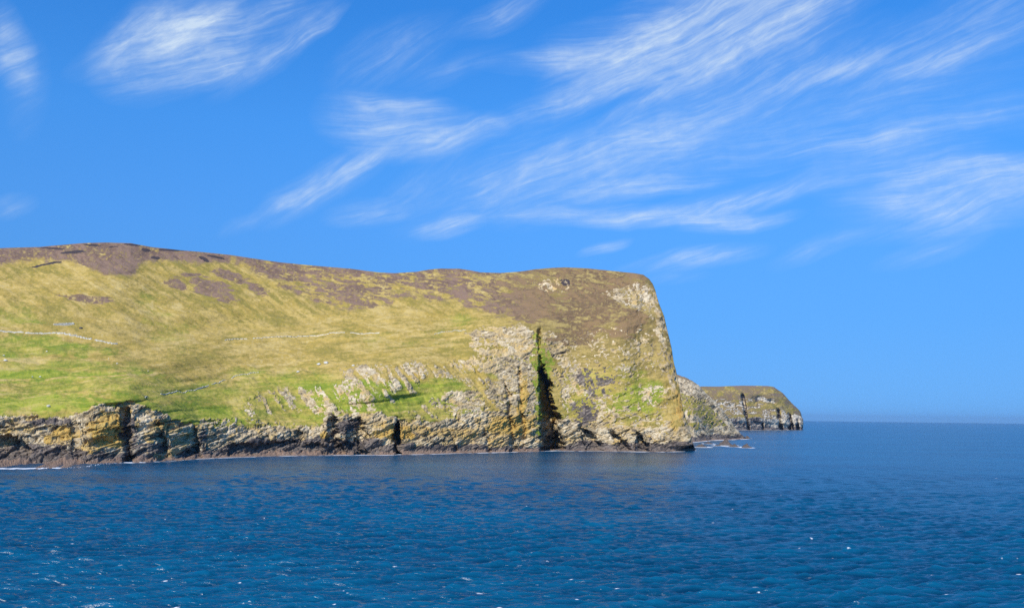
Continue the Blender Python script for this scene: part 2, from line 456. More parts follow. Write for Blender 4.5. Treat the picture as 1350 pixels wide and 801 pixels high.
# green growth in the upper geo
moss = ss(-1, 2, poly_sd(px, py, [(704, 436), (714, 446), (722, 462), (730, 474), (726, 492), (715, 500), (713, 540), (713, 572), (707, 570), (705, 520), (701, 480)]) + 14 * (fine - .5) + 9 * (mid - .5)) * ss(.36, .56, fine)
rock = rock * (1 - .85 * moss * ss(.35, .5, mid + .4 * (fine - .5) + .1))
green = .05 + 0 * px
def g(pts, amt, soft=10, j=26):
    global green
    green = np.maximum(green, amt * ss(-soft, soft, poly_sd(px, py, pts) + jit(int(pts[0][0]) + 31, j, 18)))
def blend(v, pts, amt, soft=10, j=24, s=0):
    e = ss(-soft, soft, poly_sd(px, py, pts) + jit(int(abs(pts[0][0])) + 61 + s, j, 16))
    return v * (1 - e) + amt * e
g([(-420, 480), (0, 466), (120, 470), (250, 500), (340, 486), (420, 484), (470, 500), (640, 540), (640, 560), (250, 575), (-420, 575)], .5, 16, 30)
g([(-420, 488), (-20, 484), (120, 490), (200, 492), (150, 500), (0, 505), (-420, 510)], .9, 4, 10)
g([(-420, 520), (0, 520), (160, 520), (240, 530), (300, 530), (330, 560), (250, 560), (100, 540), (0, 545)], .85, 6)
g([(-60, 444), (60, 440), (120, 452), (170, 468), (60, 470), (-60, 475)], .6, 6)
g([(190, 390), (225, 400), (260, 440), (250, 462), (200, 450), (180, 410)], .32, 14, 40)
g([(-40, 405), (40, 405), (60, 428), (-40, 430)], .45)
g([(575, 428), (600, 412), (625, 415), (612, 436), (580, 440)], .35, 8, 20)
g([(370, 500), (560, 500), (600, 500), (640, 525), (540, 548), (470, 545), (420, 540)], .7, 5, 14)
g([(460, 442), (600, 440), (610, 458), (480, 458)], .26, 9, 20)
g([(806, 522), (835, 505), (868, 500), (880, 520), (860, 548), (812, 545)], .75, 6, 16)
g([(740, 500), (780, 480), (860, 480), (880, 560), (740, 560)], .38, 14, 40)
g([(650, 470), (700, 470), (700, 490), (640, 500)], .5, 5)
green = green + .35 * (fbm(px / 60 + py / 40, (py - px * .06) / 7, 5, 71, .6) - .5) * 2 * ss(.2, .6, green + .2) + .10 * (mid - .5) * 2
tracks = np.zeros_like(px)
for line, wd_, am_ in (([(-60, 502), (60, 499), (170, 496), (240, 489), (310, 484), (366, 480), (456, 467), (560, 458), (610, 455)], 1.3, .8), ([(-60, 507), (80, 503), (180, 500), (250, 495)], .8, .5),
                       ([(200, 470), (300, 462), (400, 458), (520, 450), (612, 446)], .9, .5), ([(40, 515), (110, 523), (150, 534)], .8, .5), ([(30, 512), (100, 516), (160, 528)], .6, .4),
                       ([(150, 380), (200, 410), (240, 430), (300, 452)], .9, .45), ([(260, 400), (330, 425), (380, 440)], .8, .5), ([(350, 395), (420, 420), (470, 436)], .9, .5), ([(430, 412), (500, 430), (560, 442)], .8, .45),
                       ([(640, 420), (612, 436), (600, 448)], .9, .6), ([(-60, 480), (60, 476), (160, 472)], .8, .45)):
    dmin = np.full(px.shape, 1e9)
    for (ax, ay), (bx, by) in zip(line[:-1], line[1:]):
        t_ = np.clip(((px - ax) * (bx - ax) + (py - ay) * (by - ay)) / ((bx - ax) ** 2 + (by - ay) ** 2), 0, 1)
        dmin = np.minimum(dmin, np.hypot(px - ax - t_ * (bx - ax), py - ay - t_ * (by - ay) + 1.6 * (fbm(px / 12, px * 0, 3, 77) - .5)))
    tracks = np.maximum(tracks, am_ * ss(wd_ * 1.6, wd_ * .3, dmin) * ss(.35, .5, vn(px / 14, py / 14, 78) + .15))
green = green * (1 - .8 * tracks)
green = np.maximum(green, moss)
green = np.clip(green, 0, 1)
# heather
hb = ss(-7, 7, poly_sd(px, py, [(240, 300), (860, 330), (856, 382), (832, 402), (806, 428), (748, 432), (690, 418), (640, 414), (600, 398), (540, 392), (480, 404), (430, 402), (395, 393), (370, 376), (345, 360), (305, 346), (240, 340)]) + jit(80, 26, 22))
hl = ss(-5, 5, poly_sd(px, py, [(-430, 290), (300, 300), (305, 346), (262, 346), (215, 342), (184, 346), (178, 362), (140, 361), (112, 352), (88, 344), (50, 342), (20, 347), (0, 350), (-430, 366)]) + jit(81, 12, 16))
streak = fbm((px + py * .9) / 30, (py - px * .22) / 4.5, 5, 82, .62)
hst = .5 * streak + .5 * fbm((px + py * .5) / 9, (py - px * .12) / 2.2, 4, 83, .62)
heather = np.maximum(hb * ss(.34, .60, hst + .015 * ss(700, 760, px) + .07 * ss(420, 300, px) + .05 * ss(20, 5, py - sy[None])), hl * ss(.28, .42, hst + .03))
for (a, b_, c_, d_, e_) in ((282, 383, 32, 13, -20), (306, 364, 26, 7, -18), (338, 381, 18, 7, -25), (232, 372, 16, 8, -20), (120, 395, 40, 5, -5), (470, 398, 40, 6, -8), (700, 398, 46, 30, 0), (780, 396, 60, 30, 8), (250, 362, 14, 4, 0), (760, 440, 40, 20, 20), (830, 425, 30, 18, 40)):
    heather = np.maximum(heather, .9 * ss(.18, .5, blob(px, py, a, b_, c_ * 1.3, d_ * 1.3, e_) * 1.1 + 2.0 * (hst - .5)) * ss(0, .12, blob(px, py, a, b_, c_ * 1.3, d_ * 1.3, e_)))
heather = heather * (.55 + .45 * ss(.3, .5, fine))
heather = np.maximum(heather, .5 * ss(.56, .66, .5 * fine + .5 * diag) * ss(735, 780, px) * (1 - ss(480, 520, py)))
lichen = .50 * ss(.44, .6, fbm(px / 9, py / 7, 4, 90)) + 0 * px
for (a, b_, c_, d_, e_, w_) in ((143, 566, 36, 40, 40, 1.0), (215, 560, 30, 20, 0, .6), (85, 570, 30, 16, 0, .7), (62, 578, 8, 9, 0, 1), (525, 570, 36, 14, 0, .95), (428, 575, 8, 10, 0, 1), (503, 571, 22, 8, 0, .95), (560, 568, 30, 10, -20, .6), (688, 530, 10, 40, -10, .95), (676, 560, 60, 22, 0, .8), (600, 572, 60, 14, 0, .6),
                               (730, 548, 10, 14, 0, .8), (895, 530, 14, 60, -10, .75), (640, 470, 60, 40, 0, .4), (20, 560, 60, 14, 0, .35), (480, 590, 60, 12, 0, .4), (120, 590, 30, 20, 0, .55), (860, 470, 30, 60, 0, .35), (330, 575, 60, 10, 0, .35), (500, 560, 20, 10, 0, .5)):
    lichen = np.maximum(lichen, w_ * ss(.05, .6, blob(px, py, a, b_, c_, d_, e_) + .5 * (mid - .5)))
Z = Pm[..., 2]
bandh = 7.5 + 6 * (fbm(px / 25, px * 0, 3, 95) - .5) + 4 * ss(125, 100, px) - 2 * ss(125, 150, px) * ss(260, 230, px) + 6 * ss(290, 340, px) * (1 - ss(490, 520, px)) - 4 * ss(620, 700, px) + 6 * ss(735, 770, px)  # right end raised so dark colour imitates the blocks' diagonal shadows
wet_shade = ss(bandh + 4, bandh - 4, Z + 7 * (mid - .5))
wet_shade = np.maximum(wet_shade, .8 * ss(0, 3, cave))  # shade inside the cave put into the rock colour
wet_shade = np.maximum(wet_shade, .25 * ss(2, 10, cut) * (1 - moss))  # clefts darker with depth, their shade painted into the rock
for (a, b_, c_, d_, e_) in ((455, 562, 30, 14, 20), (172, 575, 14, 44, 0), (790, 500, 40, 34, 0), (770, 540, 26, 30, 0), (268, 580, 10, 20, 0), (195, 590, 40, 10, 0), (60, 553, 60, 6, 0)):  # wet-dark rock, and painted shadow on turned faces, fissures and overhangs
    wet_shade = np.maximum(wet_shade, .75 * ss(.1, .6, blob(px, py, a, b_, c_, d_, e_) * 1.2 + .6 * (mid - .5)))
pale = np.clip(.25 + .9 * ss(.45, .6, fbm(px / 30, py / 18, 3, 97)) + .5 * ss(800, 830, px) * ss(420, 400, py) , 0, 1) * ss(560, 380, px + 0 * py).clip(.35, 1) * (.35 + .65 * ss(600, 780, px))
shore = ss(3.2, 1.8, Z + 2 * (fine - .5)) * (1 - ss(700, 760, px) * .5)
peat = np.zeros_like(px)
for (a, b_, c_, d_, e_) in ((122, 323.5, 14, 1.8, -4), (98, 332.5, 22, 2.2, 3), (193, 330, 9, 2.6, -8), (175, 322.8, 14, 1.6, -6), (60, 348, 26, 1.5, 8), (205, 339.5, 8, 1.6, -8), (70, 327.5, 20, 1.3, -4), (225, 329.5, 20, 1.8, -3),
                            (269, 342, 10, 2.6, -30), (285, 338.5, 16, 1.6, -10), (100, 331, 14, 1.4, 3), (150, 325.5, 8, 1.2, 3), (745, 372, 8, 5, 0)):
    peat = np.maximum(peat, ss(.02, .35, blob(px, py, a, b_, c_, d_, e_) + .4 * (fine - .5)))

# ---------------- relief
hh_ = Pm[..., 0] + .35 * Pm[..., 1]; sb_ = Z - .35 * hh_ + 5 * (fbm(hh_ / 38, Z / 30, 3, 4) - .5)
tone = .5 + .35 * (cells(hh_ / 3.4 + 9, sb_ / 1.3, 10)[0] - .5) + .7 * (fbm(px / 26, py / 14, 4, 105) - .5) + .95 * (fbm(hh_ / 11, sb_ / 1.5, 4, 99, .65) - .5) + .9 * (fbm(px / 2.1, py / 1.5, 3, 98, .7) - .5)
ta = fbm((px * .84 + py * .55) / 26, (py * .84 - px * .55) / 4.5, 5, 103, .62)
tb = fbm((px - py * .09) / 34, (py + px * .09) / 3.0, 5, 101, .62)
wa_ = ss(470, 420, py + .05 * px)
gtone = .5 + 1.15 * (ta * wa_ + tb * (1 - wa_) - .5) + .55 * (fbm(px / 3, py / 2, 3, 102) - .5) + .9 * (fbm(px / 42, py / 17, 5, 104, .6) - .5) - .35 * tracks
tone = tone + .09 * ss(640, 560, px)  # left rock lightened to offset its dim slanting light
tone = tone * rock.clip(0, 1) + gtone * (1 - rock.clip(0, 1))
Nn = normals(Pm)
sgn = np.sign((Nn * -Pm).sum(-1)); Nn = Nn * np.where(sgn == 0, 1, sgn)[..., None]
edge = ss(0, 3.0, above) * ss(0, 6, py - sy[None]) * 1.0
edge = edge.clip(0.12, 1)
rk = ss(.25, .7, rock)
dip = .28
rel = rock_relief(Pm, 1.0, -.35, 3) * (.6 + .4 * ss(0, 12, above)) * np.where(above < 80, 1, .8)
low = (fbm(Pm[..., 0] / 60, Pm[..., 1] / 60, 4, 7) - .5) * 8 * (1 - cliff) * ss(30, 90, above)
tuft = (fbm(Pm[..., 0] / 5, (Pm[..., 1] + Pm[..., 2]) / 5, 4, 8, .6) - .5) * 1.5 * (1 - rk) + (fbm(Pm[..., 0] / 18, (Pm[..., 1] + Pm[..., 2]) / 14, 3, 9) - .5) * 3.5 * (1 - rk)
# on the steep grassy nose the turf lies over ledges and blocks
nose = ss(725, 770, px) * .55
outc = np.where(cliff > .5, 1.0, .55)
disp = (rel * rk * outc + tuft * (1 - .4 * nose) + low * .6 + rel * (1 - rk) * nose * .5) * edge
Pm = Pm + Nn * disp[..., None]
Pm[0, :, 2] = -3
Pm[1:8, :, 2] = np.maximum(Pm[1:8, :, 2], -.5)
Pfull, nb = close_back(Pm, 0, np.interp(XS, [500, 780, 850, 917], [900, 380, 110, 60]), 14)
def ext(a, v=None): return np.concatenate([a, np.repeat(a[-1:], nb, 0) if v is None else np.full((nb, a.shape[1]), v)])
A = {'rock': ext(rock), 'heather': ext(heather), 'green': ext(green), 'lichen': ext(lichen), 'wet_shade': ext(wet_shade, 0), 'pale': ext(pale), 'peat': ext(peat, 0), 'shore': ext(shore, 0), 'tone': ext(tone), 'rust': ext(ss(600, 720, px - .6 * (py - 380)) * (.35 + .65 * ss(520, 430, py + 60 * (mid - .5))))}
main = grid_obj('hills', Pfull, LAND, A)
tag(main, 'large grassy headland with heather summit and pale sea cliffs split by a tall dark cleft', None, None, 'structure')
coast_x, coast_y = Pm[3, :, 0].copy(), Pm[3, :, 1].copy()

def surf(x, y):
    j = int(np.argmin(np.abs(XS - x))); i = int(np.argmin(np.abs(py[:, j] - y)))
    return Pm[i, j]

# ================================================================== SECOND SPUR
def spur():
    xs = np.arange(842, 986.6, .4)
    s = lerp_tab([(842, 486), (885, 490), (893, 494), (901, 496), (908, 499), (915, 503), (922, 508), (932, 519), (941, 527), (950, 536), (957, 546), (964, 555), (970, 564), (976, 571), (981, 575), (984, 576.6), (987, 577.8)], xs)
    s = s + 1.6 * (fbm(xs / 4, xs * 0, 4, 12) - .5) * ss(986, 975, xs)
    w = lerp_tab([(842, 584), (915, 582.5), (940, 580), (960, 579.2), (975, 578.6), (987, 578.2)], xs)
    Yw_ = water_Y(xs, w)
    h = np.maximum(w - s, .3)
    ks = [(w + .6, Yw_ - 3), (w - np.minimum(1.4, h * .2), Yw_ + 10), (w - np.minimum(7, h * .45), Yw_ * .9 + 1590 * .1 + 14), (w - h * .62, Yw_ * .5 + 1600 * .5 + 14), (s, Yw_ * .1 + 1625 * .9 + 14)]
    px, py, Y = build_land(xs, [8, 30, 60, 70], ks, 0)
    P = at(px, py, Y)
    fine = fbm(px / 2.5, py / 2, 4, 61, .65); mid = fbm(px / 9, py / 6, 4, 62)
    ab = w[None] - py
    gz = ss(-3, 3, poly_sd(px, py, [(898, 522), (912, 520), (930, 530), (945, 548), (955, 560), (935, 562), (912, 545), (900, 540)]) + 14 * (mid - .5))
    gz = np.maximum(gz, .8 * ss(-2, 2, poly_sd(px, py, [(908, 556), (922, 556), (924, 566), (910, 568)]) + 8 * (mid - .5)))
    rock = 1 - gz * ss(.38, .5, fine)
    rel = rock_relief(P, .55, .5, 23, 1.6)
    Nn = normals(P); sg = np.sign((Nn * -P).sum(-1)); Nn *= np.where(sg == 0, 1, sg)[..., None]
    P = P + Nn * (rel * rock * ss(0, 3, ab) * ss(0, 5, py - s[None]).clip(.1, 1))[..., None]
    P[0, :, 2] = -3
    F, nb = close_back(P, 0, 420, 12)
    e = lambda a: np.concatenate([a, np.repeat(a[-1:], nb, 0)])
    wet_shade = ss(11, 6, P[..., 2] + 8 * (mid - .5)) * ss(0, 1, ab)
    hea = .8 * ss(6, 0, py - s[None]) * ss(925, 905, px) * ss(.4, .6, fine + .1)
    at_ = {'rock': e(rock * (1 - .9 * ss(.3, .6, hea))), 'heather': e(hea), 'green': e(.15 + .35 * gz * mid), 'lichen': e(.3 * ss(.45, .6, mid)), 'wet_shade': e(wet_shade), 'pale': e(.35 + 0 * px), 'peat': e(0 * px), 'shore': e(ss(3, 1, P[..., 2])), 'tone': e(.5 + 1.6 * (fine - .5))}
    o = grid_obj('hills', F, LAND, at_)
    tag(o, 'pale rocky spur sloping into the sea behind the big headland', None, None, 'structure')
    return P, xs
Psp, xs_sp = spur()

# ================================================================== FAR HEADLAND
def far():
    xs = np.arange(880, 1058.2, .35)
    s = lerp_tab([(880, 511), (925, 509), (945, 509.2), (960, 508.6), (977, 508), (1000, 508.2), (1012, 508.4), (1020, 509.6), (1025, 513), (1031, 517), (1035, 521), (1040, 527), (1046, 533), (1052, 538.5), (1055, 542), (1056.8, 547), (1057.6, 555), (1058.2, 563)], xs)
    w = lerp_tab([(880, 567.5), (960, 567), (1040, 566.5), (1058.2, 566.6)], xs)
    Yw_ = water_Y(xs, w)
    h = w - s
    cut_ = 0
    away = 90 * np.clip((xs - 1030) / 28, 0, 1) ** 2
    ks = [(w + .4, Yw_ - 4), (w - .25, Yw_ + 4), (w - np.minimum(13 + 3 * fbm(xs / 9, xs * 0, 3, 2), h * .35), Yw_ + 16), (w - h * .52, Yw_ + 80), (w - h * .82, Yw_ + 150), (s, Yw_ + 250)]
    ks = [(a, b + away * (i / 5) if i else b) for i, (a, b) in enumerate(ks)]
    px, py, Y = build_land(xs, [5, 40, 45, 40, 40], ks, 0)
    ab = w[None] - py; H = h[None]
    t = np.clip(1 - ab / H, 0, 1)
    def gul(xt, xb, wt, wb, d, y0=0.):
        xc = xt + (xb - xt) * t + 1.2 * (fbm(py / 5, px * 0, 3, int(xb)) - .5)
        ww = wt + (wb - wt) * t
        return d * np.exp(-np.abs((px - xc) / ww) ** 3) * ss(y0, y0 + .15, t)
    c = gul(977, 987, 2.2, 1.8, 60, .12)
    c = np.maximum(c, gul(1022, 1030, 1.5, 2.2, 75, .42))
    c = np.maximum(c, gul(1040, 1044, 1.4, 2.6, 90, .4))
    c = np.maximum(c, gul(1050, 1052.5, 1.2, 1.7, 80, .45))
    c = np.maximum(c, gul(1005, 1006, 1.4, 1.2, 25, .75))
    c = np.maximum(c, gul(960, 962, 1.2, 1.0, 20, .8))
    c = np.maximum(c, 22 * ss(-2, 9, poly_sd(px, py, [(990, 522), (1004, 518), (1018, 522), (1024, 528), (1028, 540), (1010, 532), (992, 536)]) + 5 * (fbm(px / 6, py / 4, 3, 5) - .5)))
    Y = Y + c * ss(0, 1, ab) * ss(0, 5, py - s[None])
    P = at(px, py, Y)
    fine = fbm(px / 2.2, py / 1.3, 4, 63, .65); mid = fbm(px / 10, py / 4, 4, 64)
    low = ss(19, 12, ab + 8 * (mid - .5)); 
    rel_k = .6
    rock = np.maximum(low * (1 - .3 * ss(.55, .7, mid)), .9 * ss(.52, .62, .4 * fine + .6 * mid) * ss(.2, .35, t))
    rock = np.maximum(rock, ss(8, 25, c))
    rock = np.maximum(rock, ss(-2, 2, px - 1030 + 0 * py) * ss(.3, .5, t + .3 * (mid - .5)) * ss(.3, .45, fine))
    rel = rock_relief(P, .6, .02, 43, 2.6)
    Nn = normals(P); sg = np.sign((Nn * -P).sum(-1)); Nn *= np.where(sg == 0, 1, sg)[..., None]
    P = P + Nn * (rel * (.25 + .75 * rock) * ss(0, 2, ab) * ss(0, 5, py - s[None]).clip(.04, 1))[..., None]
    P[0, :, 2] = -4
    F, nb = close_back(P, 0, 900, 10)
    e = lambda a: np.concatenate([a, np.repeat(a[-1:], nb, 0)])
    wet_shade = np.maximum(.9 * ss(16, 9, P[..., 2] + 10 * (mid - .5)), .5 * ss(10, 40, c))  # tidal band, and gully shadow painted as darker rock
    wet_shade = np.maximum(wet_shade, .66 * ss(1034, 1016, px) * (1 - .4 * ss(.5, .65, mid)))  # rock left of the end pillars darkened to imitate dim shading
    wet_shade = np.maximum(wet_shade, .8 * low * ss(.5, .6, vn(px * 0, P[..., 2] / 7, 3)) * ss(1015, 1000, px))
    hea = np.maximum(.7 * ss(6, 1, py - s[None]) * ss(.3, .5, mid), .62 * ss(.25, .6, mid))  # heather brown spread over the slope also imitates dull hazy light
    at_ = {'rock': e(rock), 'heather': e(hea), 'green': e(.10 + .7 * (mid - .35)), 'lichen': e(0 * px), 'wet_shade': e(wet_shade), 'pale': e(1 + 0 * px), 'peat': e(0 * px), 'shore': e(0 * px), 'tone': e(.60 + 1.6 * (fine - .5) + .8 * (fbm(px / 14, py / 5, 3, 66) - .5))}  # tone raised to darken the turf for the same dim light
    o = grid_obj('hills', F, LAND, at_)
    tag(o, 'distant flat topped headland with banded cliffs at the right end of the coast', None, None, 'structure')
    return P, xs
Pfa, xs_fa = far()

# ================================================================== SEA
def sea():
    m, n, b = material('sea_water')
    pos = n.new('ShaderNodeNewGeometry').outputs['Position']
    p1 = n.mapping(pos, rot=(0, 0, R(-9)), scale=(.32, 1.25, 1))
    w1 = n.noise(p1, .8, 4, .55, .4)
    w2 = n.noise(n.mapping(pos, rot=(0, 0, R(15)), scale=(.7, 1.1, 1)), .13, 3, .55)
    big = n.noise(n.mapping(pos, rot=(0, 0, R(-8)), scale=(.35, 1, 1)), .009, 4, .6)
    n.put(b.inputs['Base Color'], n.mix(n.sstep(n.math('ADD', n.math('MULTIPLY', big, .48), n.math('ADD', n.math('MULTIPLY', n.attr('crest'), .22), n.math('MULTIPLY', w2, .35))), .36, .70), (.0004, .030, .075), (.0016, .090, .178)))  # crests lightened in base colour to imitate light scattered through them
    b.inputs['Roughness'].default_value = .25
    b.inputs['IOR'].default_value = 1.333
    bm = n.new('ShaderNodeBump'); bm.inputs['Strength'].default_value = 1
    bm.inputs['Distance'].default_value = 1.0
    n.put(bm.inputs['Height'], n.math('ADD', n.math('MULTIPLY', w1, .5), n.math('MULTIPLY', w2, 1.1)))
    n.put(b.inputs['Normal'], bm.outputs[0])
    foam = n.attr('foam')
    fn = n.noise(n.mapping(pos, scale=(1, 1, 1)), .8, 4, .7)
    ff = n.sstep(n.math('ADD', foam, n.math('MULTIPLY', n.math('SUBTRACT', fn, .5), .9)), .36, .9)
    d = n.new('ShaderNodeBsdfDiffuse'); d.inputs[0].default_value = (.78, .8, .8, 1)
    mx = n.new('ShaderNodeMixShader')
    n.l.new(ff, mx.inputs[0]); n.l.new(b.outputs[0], mx.inputs[1]); n.l.new(d.outputs[0], mx.inputs[2])
    out = [q for q in n.nt.nodes if q.type == 'OUTPUT_MATERIAL'][0]
    n.l.new(mx.outputs[0], out.inputs[0])

    # fan-shaped grid around the ship: dense in view, coarse elsewhere
    az_in = np.arctan(np.linspace(-760, 760, 1500) / FPX)
    a0 = az_in[0]
    side = np.linspace(-math.pi, a0, 160, endpoint=False)
    az = np.concatenate([side, az_in, -side[::-1]])
    # distances: uniform steps in depression
    dep = np.concatenate([np.linspace(9000, 330, 24, endpoint=False), np.linspace(330, 30, 900, endpoint=False), np.linspace(30, 3, 110, endpoint=False), np.geomspace(3, .885, 14)])
    D = CAM_H * FPX / dep
    Dg = D[:, None] * np.where(np.cos(az) > .3, 1 / np.maximum(np.cos(az), .3), 1 / .3)[None]
    Xg = Dg * np.sin(az)[None]; Yg = Dg * np.cos(az)[None]
    Zg = np.zeros_like(Xg)
    rng = np.random.RandomState(5)
    step = np.gradient(D)[:, None]
    for k in range(84):
        L = 1.0 * (10 / 1.0) ** (k / 83.)
        th = R(-80) + rng.normal(0, .30)         # running mostly toward the viewer, slightly across
        kx, ky = math.cos(th) * 2 * math.pi / L, math.sin(th) * 2 * math.pi / L
        amp = .0122 * L * (1.1 if L < 3 else 1.1 * (3 / L) ** .8)
        fade = ss(1.6, 3.2, L / step)
        ph = kx * Xg + ky * Yg + rng.uniform(0, 6.28)
        sn = np.sin(ph)
        Zg += amp * fade * sn
    Zg = Zg + .25 * Zg * np.abs(Zg)
    gust = fbm(Xg / 60, Yg / 90, 4, 14)
    Zg *= .5 + .95 * gust
    # whitecaps on the higher crests, and surf where the sea meets rock
    dist = D[:, None]
    th0 = np.where(dist < 900, 1, 1)
    r = rng.RandomState if False else None
    foam = np.zeros_like(Zg)
    nf = 300
    for k in range(nf):
        dpp = 250 * rng.rand() ** .9 + 14
        d0 = CAM_H * FPX / dpp; a_ = rng.uniform(-.54, .54)
        x0, y0 = d0 / math.cos(a_) * math.sin(a_), d0
        if y0 > np.interp(x0, coast_x, coast_y) - 30 and x0 < coast_x.max(): continue
        ln = rng.uniform(.2, .9) * rng.uniform(.6, 1.5) * (1 + d0 / 700); wd = rng.uniform(.12, .26) * (1 + d0 / 260)
        jj = np.searchsorted(az, a_); j0, j1 = max(0, jj - 25), jj + 25
        ii = np.searchsorted(-dep, -dpp); i0, i1 = max(0, ii - 14), ii + 14
        sx = Xg[i0:i1, j0:j1] - x0; syy = Yg[i0:i1, j0:j1] - y0 - .25 * (Xg[i0:i1, j0:j1] - x0)
        v = np.exp(-(sx / ln) ** 2 - (syy / wd) ** 2) * rng.uniform(.35, .95) * (.5 + fbm((sx + x0) / .35, (syy + y0) / .35, 2, 3))
        foam[i0:i1, j0:j1] = np.maximum(foam[i0:i1, j0:j1], v)
    # surf
    def surf_line(cx, cyy, wid, amt, seed):
        o = np.argsort(cx)
        cyi = np.interp(Xg, cx[o], cyy[o], left=1e9, right=1e9)
        dd = cyi - Yg
        wn = wid * (.2 + 1.6 * fbm(Xg / 22, Xg * 0 + 3, 4, seed))
        v = ss(1.3, .2, np.abs(dd - wn * .2) / np.maximum(wn, .1)) * (Yg > 200)
        return v * amt * ss(.3, .55, fbm(Xg / 9, Yg / 14, 3, seed + 2) + .08)
    foam = np.maximum(foam, surf_line(coast_x, coast_y, 9, .95, 31))
    foam = np.maximum(foam, surf_line(Psp[1, :, 0], Psp[1, :, 1], 16, .9, 33))
    foam = np.maximum(foam, surf_line(Pfa[1, :, 0], Pfa[1, :, 1], 22, .8, 35))
    for (rx, ry, rr) in ROCKS:
        dd = np.hypot((Xg - rx), (Yg - ry) * .55) / rr
        foam = np.maximum(foam, .95 * ss(2.1, 1.3, dd + .8 * (fbm(Xg / 5, Yg / 8, 3, 39) - .5)))
    P = np.stack([Xg, Yg, Zg], -1)
    o = grid_obj('sea', P, m, {'foam': foam, 'crest': np.clip(.5 + Zg / 1.1, 0, 1)})
    tag(o, 'deep blue wind ruffled sea with scattered small whitecaps', None, None, 'structure')
    return o

# ------------------------------------------------------------------ rocks standing in the sea
def stone_material(name, c0, c1, c2, wetline=None):
    m, n, b = material(name)
    pos = n.new('ShaderNodeNewGeometry').outputs['Position']
    r = n.noise(pos, .6, 6, .65)
    c = n.ramp(r, [(.32, c0), (.5, c1), (.68, c2)])
    n.put(b.inputs['Base Color'], c); b.inputs['Roughness'].default_value = .85
    bm = n.new('ShaderNodeBump'); bm.inputs['Distance'].default_value = .4
    n.put(bm.inputs['Height'], n.noise(pos, 1.7, 4, .7)); n.put(b.inputs['Normal'], bm.outputs[0])
    return m
M_SEAROCK = stone_material('sea_rock', (.05, .042, .04), (.10, .08, .07), (.20, .15, .11))
M_WALLSTONE = stone_material('wall_stone', (.38, .35, .27), (.55, .51, .41), (.70, .67, .56))
M_DARKSTONE = stone_material('dark_stone', (.04, .037, .037), (.07, .065, .065), (.12, .11, .10))
M_PALESTONE = stone_material('pale_boulder', (.4, .38, .33), (.58, .56, .5), (.72, .7, .64))

def sea_rock(pxl, pyl, w, d, h, lean, label, seed, m=None, z0=None):
    Yr = float(water_Y(pxl, pyl)); c = at(pxl, pyl, Yr); c[2] = 0
    n1 = 70; g_ = np.linspace(-1.25, 1.25, n1)
    gx, gy_ = np.meshgrid(g_, g_)
    r = np.hypot(gx, gy_) + .35 * (fbm(gx * 2.2 + seed, gy_ * 2.2, 4, seed) - .5)
    prof = np.clip(1 - r, -.35, 1)
    hh = prof ** 1 * (1 + lean * gx) * (.45 + 1.1 * ridge(gx * 1.6 + seed, gy_ * 1.6, 4, seed + 3))
    v, e_ = cells(gx * 4 + seed, gy_ * 4, seed); hh = hh * (.75 + .5 * v)
    P = np.stack([c[0] + gx * w / 2, c[1] + gy_ * d / 2, hh * h * 1.2], -1)
    o = grid_obj('sea_rock', P, m or M_SEAROCK, smooth=False)
    tag(o, label, 'rock', 'low rocks awash off the spur')
    return (float(c[0]), float(c[1]), w / 2)
ROCKS = [
    sea_rock(957, 586.6, 20, 26, 5.4, -.2, 'largest dark hump shaped rock awash in surf off the pale spur', 11),
    sea_rock(968, 588.5, 14, 18, 2.2, 0, 'low brown flat rock between the dark humped rock and the small end rock', 14),
    sea_rock(984, 589.6, 13, 16, 3.4, .3, 'small brown rock farthest out to sea beside the humped rock', 17),
    sea_rock(985, 577.6, 12, 24, 3.6, -.4, 'dark rock just off the tip of the pale spur', 19),
    sea_rock(924, 588.8, 16, 16, 2.6, .1, 'dark low rock nearest to the foot of the big headland', 29),
    sea_rock(934, 584.5, 12, 18, 1.6, .1, 'thin dark ledge between the big headland and the pale spur', 31),
    sea_rock(946, 587.2, 10, 12, 1.2, 0, 'very low ledge in white surf on the landward side of the humped rock', 23),
]
sea()

